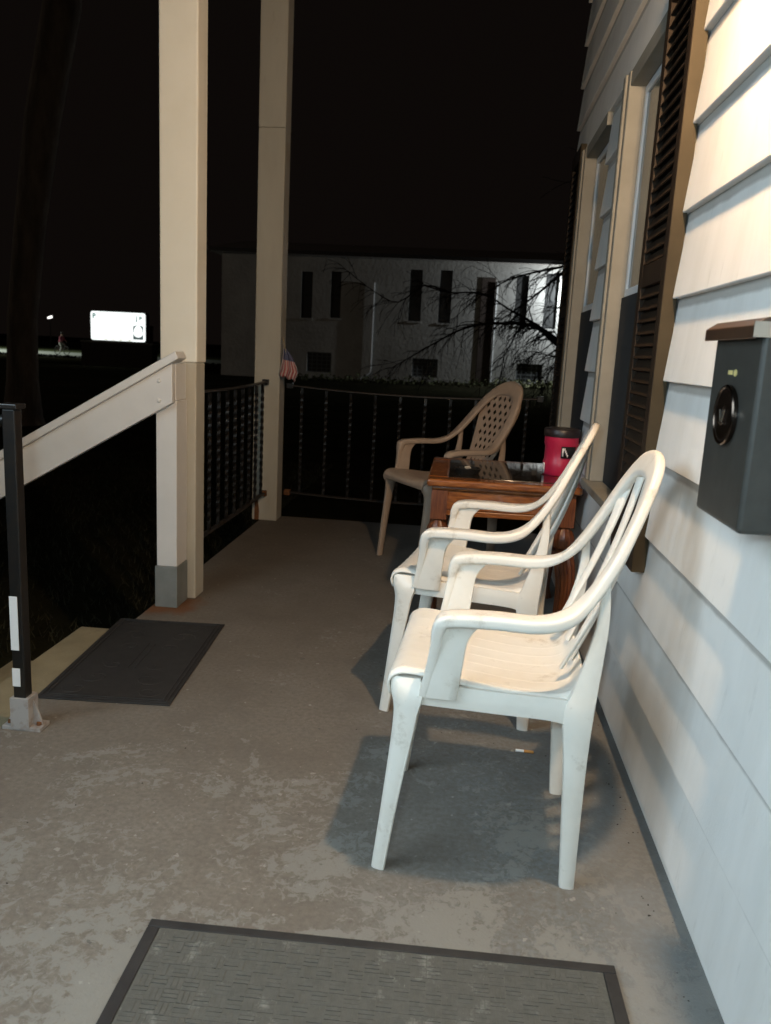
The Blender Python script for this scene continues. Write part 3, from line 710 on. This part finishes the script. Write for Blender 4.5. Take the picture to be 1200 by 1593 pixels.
cg = thing('cigarette_butt', 'cigarette with orange filter lying on the floor under the nearest chair', 'cigarette', (.227, 2.212, .0042), R(-3))
b = MB(); b.tube([(0, 0, 0), (.024, 0, 0)], .0042, 12); b.build('paper', mat('cigarette_paper', (.82, .80, .76), .8), cg, True)
b = MB(); b.tube([(.0242, 0, 0), (.052, 0, 0)], .0043, 12); b.build('filter', mat('cork_tip', (.55, .24, .06), .8), cg, True)

# small flag on the far post
fg = thing('small_flag', 'small striped flag on a stick hanging beside the farther porch post', 'flag', (-1.140, 5.09, .955)); fg.scale = (.85, .85, .68)
b = MB(); b.tube([(-.004, -.012, .34), (.02, -.015, .20), (.062, -.03, -.02)][:2], .0035, 8); b.build('stick', mat('pale_stick', (.45, .36, .22), .7), fg, True)
FR = mat('flag_red', (.42, .10, .10), .8); FW = mat('flag_white', (.58, .45, .42), .8); FB = mat('flag_blue', (.10, .105, .18), .8)
b = MB(); NU, NV = 26, 24
def flagp(u, v):
    xl = -.012 + .016*(1-v) ; xr = .042 + .085*min(1, v*1.35) - .012*max(0, v-.74)/.26
    if v < .25: xr = .022 + .02*v/.25 + .085*v*1.35
    x = xl + (xr-xl)*u - .045*v*v*(.4)
    drop = .235 - .26*v + .05*(u-.5)*v*-1 - (.016*abs(math.sin(u*math.pi*2.6)) if v > .96 else 0)
    return (x, -.018 + .013*math.sin(u*15+v*2)*(.25+v), drop+.005)
b.grid(flagp, NU, NV)
for i in range(NU):
    for j in range(NV):
        b.mi[i*NV+j] = 2 if (j < NV*.40 and i > 0) else (0 if (i//2) % 2 else 1)
b.build('cloth', [FR, FW, FB], fg, True, solid=.001)

# ------------------------------------------------------------------ pale building across the lawn
BY = 40.0
bd = thing('building', 'pale two storey building with tall narrow dark windows beyond the lawn', 'building', (0, BY, GZ))
def bl(px, py): p = at(px, py, BY); return p.x, p.z-GZ
xl = at(345, 480, BY).x; xr = 13.0; zt = at(640, 404, BY).z-GZ
wins = [(470, 422, 485, 495), (516, 422, 529, 495), (639, 419, 654, 500), (686, 420, 700, 503), (805, 428, 818, 506), (851, 425, 864, 512)]
base = [(478, 547, 515, 580), (642, 557, 680, 588), (804, 565, 842, 597)]
rects = []
for q in wins+base:
    x0, z1 = bl(q[0], q[1]); x1, z0 = bl(q[2], q[3]); xs = sorted(((x0), (x1))); rects.append((xs[0], xs[1], z0, z1, q in base))
b = MB(); cutx = sorted({xl, xr, *[r[0] for r in rects], *[r[1] for r in rects]}); cutz = sorted({0, zt, *[r[2] for r in rects], *[r[3] for r in rects]})
for i in range(len(cutx)-1):
    runs = []
    for j in range(len(cutz)-1):
        cx, cz_ = (cutx[i]+cutx[i+1])/2, (cutz[j]+cutz[j+1])/2
        if any(r[0] < cx < r[1] and r[2] < cz_ < r[3] for r in rects): continue
        if runs and abs(runs[-1][1]-cutz[j]) < 1e-6: runs[-1][1] = cutz[j+1]
        else: runs.append([cutz[j], cutz[j+1]])
    for a, c in runs: b.box(cutx[i], cutx[i+1], 0, .35, a, c)
b.box(xl, xr, .351, 12, 0, zt-.05)
b.build('wall', DUSK_WHITE, bd)
for x0, x1, z0, z1, isb in rects:
    f = MB(); t = .06
    f.box(x0, x1, .10, .16, z0, z0+t); f.box(x0, x1, .10, .16, z1-t, z1); f.box(x0, x0+t, .10, .16, z0+t, z1-t); f.box(x1-t, x1, .10, .16, z0+t, z1-t)
    if isb:
        n = 5
        for k in range(1, n):
            f.box(x0+(x1-x0)*k/n-.02, x0+(x1-x0)*k/n+.02, .105, .15, z0+t, z1-t)
            f.box(x0+t, x1-t, .11, .145, z0+(z1-z0)*k/n-.02, z0+(z1-z0)*k/n+.02)
    else: f.box(x0+t, x1-t, .105, .15, (z0+z1)/2-.03, (z0+z1)/2+.03)
    wn = f.build('window', mat('grey_mullion', (.16, .17, .17), .7) if isb else mat('dark_window_frame', (.03, .03, .03), .5), bd)
    p = MB(); p.box(x0+t, x1-t, .125, .135, z0+t, z1-t); p.build('pane', mat('dull_pane', (.06, .06, .058), .3), wn)
    if not isb:
        s_ = MB(); s_.box(x0-.05, x1+.05, -.05, .09, z0-.09, z0-.003); s_.build('sill', DUSK_WHITE, wn)
b = MB(); x0 = bl(752, 480)[0]-.15; x1 = bl(769, 480)[0]; b.box(x0, x1, -.05, -.002, 0, bl(760, 432)[1]); b.build('pier', PIER, bd, bevel=.02)
for px, col in ((583, 0), (774, 1)):
    x, z = bl(px, 440); b = MB(); b.tube([(x, -.09, z), (x, -.09, .75), (x-(0 if col else .05), -.09, .55), (x-(.5 if not col else .0), -.15, .25 if not col else .05)], .05, 8)
    b.build('downspout', mat('white_downspout', (.72, .72, .70), .5), bd, True)
b = MB(); b.prism([(-.6, zt+.002), (-.6, zt+.16), (6, zt+1.3), (12.6, zt+.16), (12.6, zt+.002)], 'x', xl-.5, xr+.5); b.build('roof', ROOF, bd)
b = MB(); b.box(xl-.45, xr+.45, -.70, -.605, zt-.02, zt+.16); b.build('gutter', mat('dim_gutter', (.05, .045, .04), .6), bd)
fp = at(905, 452, BY-.9)
wl = thing('flood_light', 'white flood light on the bright end of the pale building', 'lamp', fp)
b = MB(); b.box(-.12, .12, -.07, .07, .05, .20); b.build('housing', IRON, wl, bevel=.02)
b = MB(); b.box(-.03, .03, .07, .86, .09, .13); b.build('arm', IRON, wl)
b = MB(); b.box(-.10, .10, -.055, .055, .035, .0495); b.build('lens', emis('flood_lens', (.86, .94, 1.0), 40), wl)
light('flood_lamp', 'POINT', fp+Vector((0, 0, -.03)), 720, (.86, .94, 1.0), .06)

# low ivy along the building's foot
def leaves(name, label, n, fn, size, m, seed):
    q = random.Random(seed); b = MB()
    for _ in range(n):
        p = Vector(fn(q)); d = Vector((q.uniform(-1, 1), q.uniform(-1, 1), q.uniform(-.3, 1))).normalized(); e = d.orthogonal().normalized(); s = size*q.uniform(.5, 1.3)
        c = d.cross(e); b.add([p-e*s*.5, p+c*s*.35, p+e*s*.5, p-c*s*.35], [(0, 1, 2, 3)])
    o = b.build(name, m); return tag(o, label, 'plants', kind='stuff')
leaves('ground_ivy', 'low leafy plants along the foot of the pale building', 1900, lambda q: ((lambda x: (x, 39.3+q.uniform(-.7, .5), GZ + abs(q.gauss(0, .15)) + max(0, .035*(x+9))*q.random()*.8))(q.uniform(-9.5, 8))), .16, LEAF, 3)
bk = MB(); bk.grid(lambda u, v: (-14+24*u, 36.3+3.3*v, GZ+.01+(.05+.020*max(0, 24*u-5))*v*v*1.3), 12, 6); tag(bk.build('grass_bank', GRASS, smooth=True), kind='structure')

leaves('ground_ivy', 'leafy ground cover coloured paler, as if lit, below the bright end of the building', 1500, lambda q: (q.uniform(1.5, 7.5), 39.2+q.uniform(-.5, .6), GZ+.30+q.uniform(-.25, .22)+.12*math.sin(q.random()*9)), .15, mat('lit_leaf', (.30, .31, .16), .8, col2=(.18, .18, .08), nscale=3), 8)  # lighter copy of the ivy leaf, flood light's glow put into its colour

# ------------------------------------------------------------------ bare trees
def grow(b, p, d, r, L, depth, q, droop, kids, stop=.006):
    n = 5; pts = [p]; rad = [r]; cur = d.normalized()
    for i in range(n):
        cur = (cur + Vector((q.uniform(-1, 1), q.uniform(-1, 1), q.uniform(-1, 1)))*.20 + Vector((0, 0, -droop))).normalized()
        p = p + cur*L/n; pts.append(p); rad.append(max(stop, r*(1-.62*(i+1)/n)))
    b.tube(pts, rad, 5 if r < .04 else 8)
    if depth <= 0: return
    for k in range(kids):
        i = q.randint(1, n); side = Vector((q.uniform(-1, 1), q.uniform(-.7, .7), q.uniform(-.8, .8)))
        grow(b, pts[i], (cur*.9+side*.85), max(stop, rad[i]*.55), L*q.uniform(.45, .75), depth-1, q, droop*1.25, kids, stop)
bt = thing('bare_tree', 'bare tree with drooping black branches in front of the bright building end', 'tree', (3.35, 20, GZ))
bx = Vector((3.35, 20, GZ))
b = MB(); b.tube([Vector((0, 0, -.1)), Vector((0, 0, .5)), Vector((-.05, 0, 1.7)), Vector((-.12, .05, 3.0)), Vector((-.1, .1, 4.6)), Vector((.1, .1, 7))], [.30, .22, .19, .17, .12, .05], 14); b.build('trunk', BARK, bt, True)
q = random.Random(11); b = MB()
TH = .8
limbs = [([(935, 585), (895, 552), (868, 529), (842, 511), (817, 495), (790, 480), (765, 462)], .085, .020),
         ([(915, 560), (872, 540), (840, 512), (815, 504), (780, 503), (745, 505), (712, 515), (680, 532), (645, 552), (610, 572)], .075, .012),
         ([(945, 470), (905, 425), (876, 424), (850, 446), (822, 468), (797, 486), (775, 500)], .06, .012),
         ([(950, 400), (905, 405), (870, 416), (830, 424), (790, 436), (762, 452), (735, 470)], .055, .010),
         ([(925, 560), (880, 565), (858, 575), (850, 592), (846, 606)], .03, .010),
         ([(900, 556), (876, 556), (850, 552), (835, 548), (820, 560)], .03, .009),
         ([(820, 505), (806, 515), (795, 535), (784, 556), (780, 585)], .03, .010),
         ([(905, 440), (880, 470), (855, 490), (838, 520)], .03, .01),
         ([(700, 455), (660, 444), (620, 470), (585, 455), (545, 425)], .028, .009),
         ([(765, 462), (735, 455), (700, 455), (660, 444)], .03, .02)]
for pts, r0, r1 in limbs:
    w_ = [at(px, py, 20+q.uniform(-.35, .35)) - bx for px, py in pts]
    w_ = [Vector(v) for v in smooth_list([list(v) for v in w_], 3)]
    rr = [TH*r0+TH*(r1-r0)*i/(len(w_)-1) for i in range(len(w_))]; b.tube(w_, rr, 7)
    for i in range(2, len(w_), 1):
        for _ in range(2):
            d = (w_[i]-w_[i-1]).normalized()
            grow(b, w_[i], d*.55+Vector((q.uniform(-.8, .3), q.uniform(-.4, .4), q.uniform(-.8, .55))), max(.008, rr[i]*.42), q.uniform(.3, .85), 1, q, .12, 3, .0055)
for _ in range(10):
    a = q.uniform(0, 6.28); grow(b, Vector((-.05, .05, q.uniform(2.6, 6.5))), Vector((abs(math.cos(a))*.8, math.sin(a)*.8, .7)), .06, 2.2, 2, q, .02, 4, .007)
tag(b.build('branches', TWIG, bt, True), kind='stuff')

lt = thing('large_tree', 'large dark tree trunk at the left, beside the lit road', 'tree', (-7.93, 14, GZ))
b = MB(); b.tube([(0, 0, -.1), (0, 0, .15), (.02, 0, .8), (.06, 0, 1.9), (.28, 0, 3.6), (.55, 0, 5.2), (.90, .1, 7.0), (1.1, .2, 9)], [.42, .34, .27, .25, .26, .29, .30, .22], 18); b.build('trunk', mat('pale_bark', (.16, .12, .085), .95, col2=(.07, .055, .04), nscale=5, stretch=(1, 1, .25), bump=.8, bscale=10, bdist=.05), lt, True)
q = random.Random(5); b = MB()
for z, a in ((6.8, 2.7), (7.6, .4), (8.2, 4.2), (8.8, 1.5), (8.9, 5.4), (7.2, 3.6)):
    grow(b, Vector((.28+.095*z, .1, z)), Vector((math.cos(a), math.sin(a), .8)), .13, 4, 3, q, .0, 3, .012)
tag(b.build('branches', TWIG, lt, True), kind='stuff')

# ------------------------------------------------------------------ lit sign across the lawn
SY = 45.0; c = at(184, 508, SY)
sg = thing('lit_sign', 'bright white illuminated sign board on a low dark base by the road', 'sign', (c.x, SY, GZ))
hw, hh = 1.60, .795; cz_ = c.z-GZ
def rrect(w_, h_, r, n=6):
    o = []
    for sx, sz, a0 in ((1, 1, 0), (-1, 1, 90), (-1, -1, 180), (1, -1, 270)):
        for k in range(n+1): a = R(a0+90*k/n); o.append((sx*(w_-r)+r*math.cos(a), sz*(h_-r)+r*math.sin(a)))
    return o
b = MB(); b.prism([(x, z+cz_) for x, z in rrect(hw+.05, hh+.05, .16)], 'y', .01, .45); b.build('cabinet', IRON, sg)
b = MB(); b.prism([(x, z+cz_) for x, z in rrect(hw, hh, .13)], 'y', -.01, .008); b.build('lit_face', emis('sign_face', (.93, 1.0, .98), 1.35), sg)
SM = emis('sign_dark_mark', (.10, .13, .13), .9); SM2 = emis('sign_green_mark', (.02, .17, .15), .5)
join_words(None, 'P', .38, SM2, sg, (-hw+.20, -.016, cz_+hh-.27), (math.pi/2, 0, 0), 'letter')
join_words(None, 'B', .32, SM2, sg, (hw-.27, -.016, cz_+hh-.32), (math.pi/2, 0, 0), 'letter')
join_words(None, 'J', .32, SM2, sg, (hw-.50, -.016, cz_+hh-.32), (math.pi/2, 0, 0), 'letter')
b = MB()
px0, px1, pz0, pz1 = hw-.72, hw-.13, cz_-hh+.12, cz_-hh+.90
n = 18; ov = [(math.cos(2*math.pi*k/n), math.sin(2*math.pi*k/n)) for k in range(n)]
pxc, pzc = (px0+px1)/2, (pz0+pz1)/2+.06
outer = []; inner = []
for a, s in ov:
    k = 1/max(abs(a), abs(s)); outer.append((pxc+a*k*(px1-px0)/2, -.013, (pz0+pz1)/2+s*k*(pz1-pz0)/2)); inner.append((pxc+a*.25+(.0 if s > -.3 else a*.06), -.013, pzc+s*.33))
b.add(outer+inner, [(i, (i+1) % n, n+(i+1) % n, n+i) for i in range(n)]); b.build('picture_panel', SM, sg)
b = MB(); b.box(px0, px1, -.016, -.014, pz0, pz0+.10); b.build('picture_caption', SM, sg)
b = MB()
for x, z, s in ((.02, .50, .05), (.06, .53, .03), (-.10, .26, .05)): b.box(x, x+s, -.014, -.011, cz_+z, cz_+z+s)
b.build('fleck', SM, sg)
b = MB()
for x in (-.72, -.30, .15, .66): b.prism([(x-.12, cz_-hh+.03), (x+.12, cz_-hh+.03), (x+.02, cz_-hh+.10)], 'y', -.014, -.011)
b.build('lower_print', emis('sign_faint_mark', (.55, .52, .30), .7), sg)
bw = at(128, 540, SY).x-c.x; be = at(238, 540, SY).x-c.x
b = MB(); b.box(bw, be, -.1, .7, 0, cz_-hh-.16); b.build('base', mat('dark_brick', (.03, .022, .018), .9, col2=(.04, .03, .022), nscale=6), sg)
b = MB(); b.box(bw-.06, be+.06, -.16, .76, cz_-hh-.159, cz_-hh-.055); b.build('base_cap', mat('base_stone', (.11, .10, .08), .8), sg, bevel=.02)
pp = at(236, 545, 47)
mk = thing('marker_post', 'short reddish post standing at the right end of the lit sign', 'post', (pp.x, 47, GZ))
b = MB(); b.lathe([(.10, 0), (.10, 2.25), (.13, 2.28), (.13, 2.36), (.0, 2.42)], n=10); b.build('shaft', mat('red_wood', (.10, .045, .028), .8), mk, True)

# distant hedge that hides the road's near side
leaves('roadside_hedge', 'low dark hedge between the lawn and the lit road', 2600, lambda q: (q.uniform(-60, -10), 57+q.uniform(-.5, .5), GZ+q.uniform(0, .13)), .22, HEDGE, 9)
# distant lamp
lp = at(78, 494, 95)
sl = thing('street_lamp', 'small distant lamp shining between the tree trunk and the sign', 'lamp', (lp.x, 95, GZ))
b = MB(); b.lathe([(.06, 0), (.04, lp.z-GZ-.1), (.0, lp.z-GZ-.1)], n=8); b.build('pole', IRON, sl)
b = MB(); b.sweep([(Vector((-.26, 0, lp.z-GZ-.05)), Vector((0, .1, 0)), Vector((0, 0, .10))), (Vector((.24, 0, lp.z-GZ+.10)), Vector((0, .1, 0)), Vector((0, 0, .14)))], 2, 10); b.build('lamp_head', emis('far_lamp', (1, .97, .92), 2.5), sl)
# street lamp outside the frame that lights the road, and an added one at the left of the lawn
def street_light(x, y, z, power, col, label, spot=None):
    s_ = thing('street_lamp', label, 'lamp', (x, y, GZ))
    b = MB(); b.lathe([(.14, 0), (.09, z-GZ-.3), (.0, z-GZ-.3)], n=10); b.tube([(0, 0, z-GZ-.32), (.3, 0, z-GZ), (1.3, 0, z-GZ+.1)], .05); b.build('pole', IRON, s_, True)
    b = MB(); b.sweep([(Vector((1.1, 0, z-GZ+.1)), Vector((0, .15, 0)), Vector((0, 0, .06))), (Vector((1.7, 0, z-GZ+.12)), Vector((0, .13, 0)), Vector((0, 0, .05)))], 2, 10); b.build('lamp_head', IRON, s_, True)
    l = light('street_light', 'SPOT' if spot else 'POINT', (x+1.4, y, z-.05), power, col, .12)
    if spot: l.data.spot_size = R(spot); l.data.spot_blend = .5
    return s_
street_light(-46, 64, 9.0, 12000, (.93, 1.0, .90), 'tall street lamp beside the far road, beyond the left edge', 150)
street_light(-31, 17, 7.0, 700, (1.0, .86, .70), 'added street lamp at the left end of the dark lawn, brightening the far building')  # unseen lamp added to lift the left part of the far building

# ------------------------------------------------------------------ cyclist on the lit road
CX, CYY = at(97, 553, 63).x, 63.0
CZ = GZ+.03
bi = thing('bicycle', 'dark bicycle ridden along the lit road', 'bicycle', (CX, CYY, CZ), R(-22))
for x in (-.52, .52):
    b = MB(); pts = [(x+.33*math.cos(2*math.pi*i/24), 0, .35+.33*math.sin(2*math.pi*i/24)) for i in range(25)]; b.tube(pts, .03, 6, cap=False)
    wh = b.build('wheel', IRON, bi, True)
    b = MB()
    for k in range(8): b.tube([(x, 0, .35), (x+.32*math.cos(k*math.pi/4), 0, .35+.32*math.sin(k*math.pi/4))], .004, 4)
    b.build('spokes', CHROME, wh)
b = MB()
for pts in ([(-.52, 0, .35), (-.05, 0, .33), (-.18, 0, .85), (-.52, 0, .35)], [(-.05, 0, .33), (.36, 0, .82), (-.16, 0, .80)], [(.52, 0, .35), (.38, 0, .78), (.33, 0, .98)]): b.tube(pts, .02, 6)
b.build('frame', mat('dark_red_enamel', (.06, .015, .015), .4), bi, True)
b = MB(); b.tube([(.26, -.28, 1.02), (.35, -.12, 1.0), (.35, .12, 1.0), (.26, .28, 1.02)], .015, 6); b.build('handlebar', IRON, bi, True)
b = MB(); b.sweep([(Vector((-.30, 0, .90)), Vector((0, .10, 0)), Vector((0, 0, .03))), (Vector((-.02, 0, .90)), Vector((0, .03, 0)), Vector((0, 0, .02)))], 3, 10); b.build('saddle', IRON, bi, True)
def skin_body(name, verts, edges, radii, root, mats, pick, parent_loc, rz):
    me = bpy.data.meshes.new(name); me.from_pydata(verts, edges, []); o = bpy.data.objects.new(name, me); C.objects.link(o)
    md = o.modifiers.new('skin', 'SKIN'); md.use_smooth_shade = True
    for i, r in enumerate(radii):
        me.skin_vertices[0].data[i].radius = (r, r*.85)
        me.skin_vertices[0].data[i].use_root = (i == root)
    s_ = o.modifiers.new('sub', 'SUBSURF'); s_.levels = 1; s_.render_levels = 1
    dg = bpy.context.evaluated_depsgraph_get(); dg.update()
    nm = bpy.data.meshes.new_from_object(o.evaluated_get(dg)); bpy.data.objects.remove(o)
    nm.name = name; nm.materials.clear()
    for m in mats: nm.materials.append(m)
    for p in nm.polygons: p.material_index = pick(p.center); p.use_smooth = True
    o = bpy.data.objects.new(name, nm); C.objects.link(o); o.location = parent_loc; o.rotation_euler = (0, 0, rz); return o
V_ = [(-.16, 0, .98), (-.10, 0, 1.15), (0, 0, 1.38), (.03, 0, 1.50), (.06, 0, 1.62), (.08, 0, 1.72),
      (.0, .18, 1.42), (.10, .24, 1.18), (.25, .26, 1.05), (.0, -.18, 1.42), (.10, -.24, 1.18), (.25, -.26, 1.05),
      (-.12, .10, .94), (.22, .12, .80), (.05, .13, .42), (.16, .13, .36), (-.12, -.10, .94), (.10, -.12, .66), (-.08, -.13, .26), (.04, -.13, .20)]
E_ = [(0, 1), (1, 2), (2, 3), (3, 4), (4, 5), (2, 6), (6, 7), (7, 8), (2, 9), (9, 10), (10, 11), (0, 12), (12, 13), (13, 14), (14, 15), (0, 16), (16, 17), (17, 18), (18, 19)]
R_ = [.15, .15, .17, .06, .10, .08, .07, .05, .04, .07, .05, .04, .10, .075, .05, .045, .10, .075, .05, .045]
SKIN = mat('skin', (.45, .28, .2), .6); SHIRT = mat('red_shirt', (.30, .06, .09), .9); PANT = mat('pale_trousers', (.55, .55, .5), .9); HAIR = mat('dark_hair', (.02, .015, .012), .8)
pr = skin_body('person', V_, E_, R_, 0, [SKIN, SHIRT, PANT], lambda c: 2 if c.z < 1.0 and abs(c.y) < .2 else (0 if c.z > 1.5 or c.x > .2 else 1), (CX, CYY, CZ), R(-22))
tag(pr, 'person in a red shirt and pale trousers riding a bicycle on the lit road', 'person')
b = MB(); b.lathe([(.05, 1.63), (.105, 1.66), (.108, 1.72), (.08, 1.79), (.0, 1.81)], (.05, 0, 0), 12); b.build('hair', HAIR, pr, True)
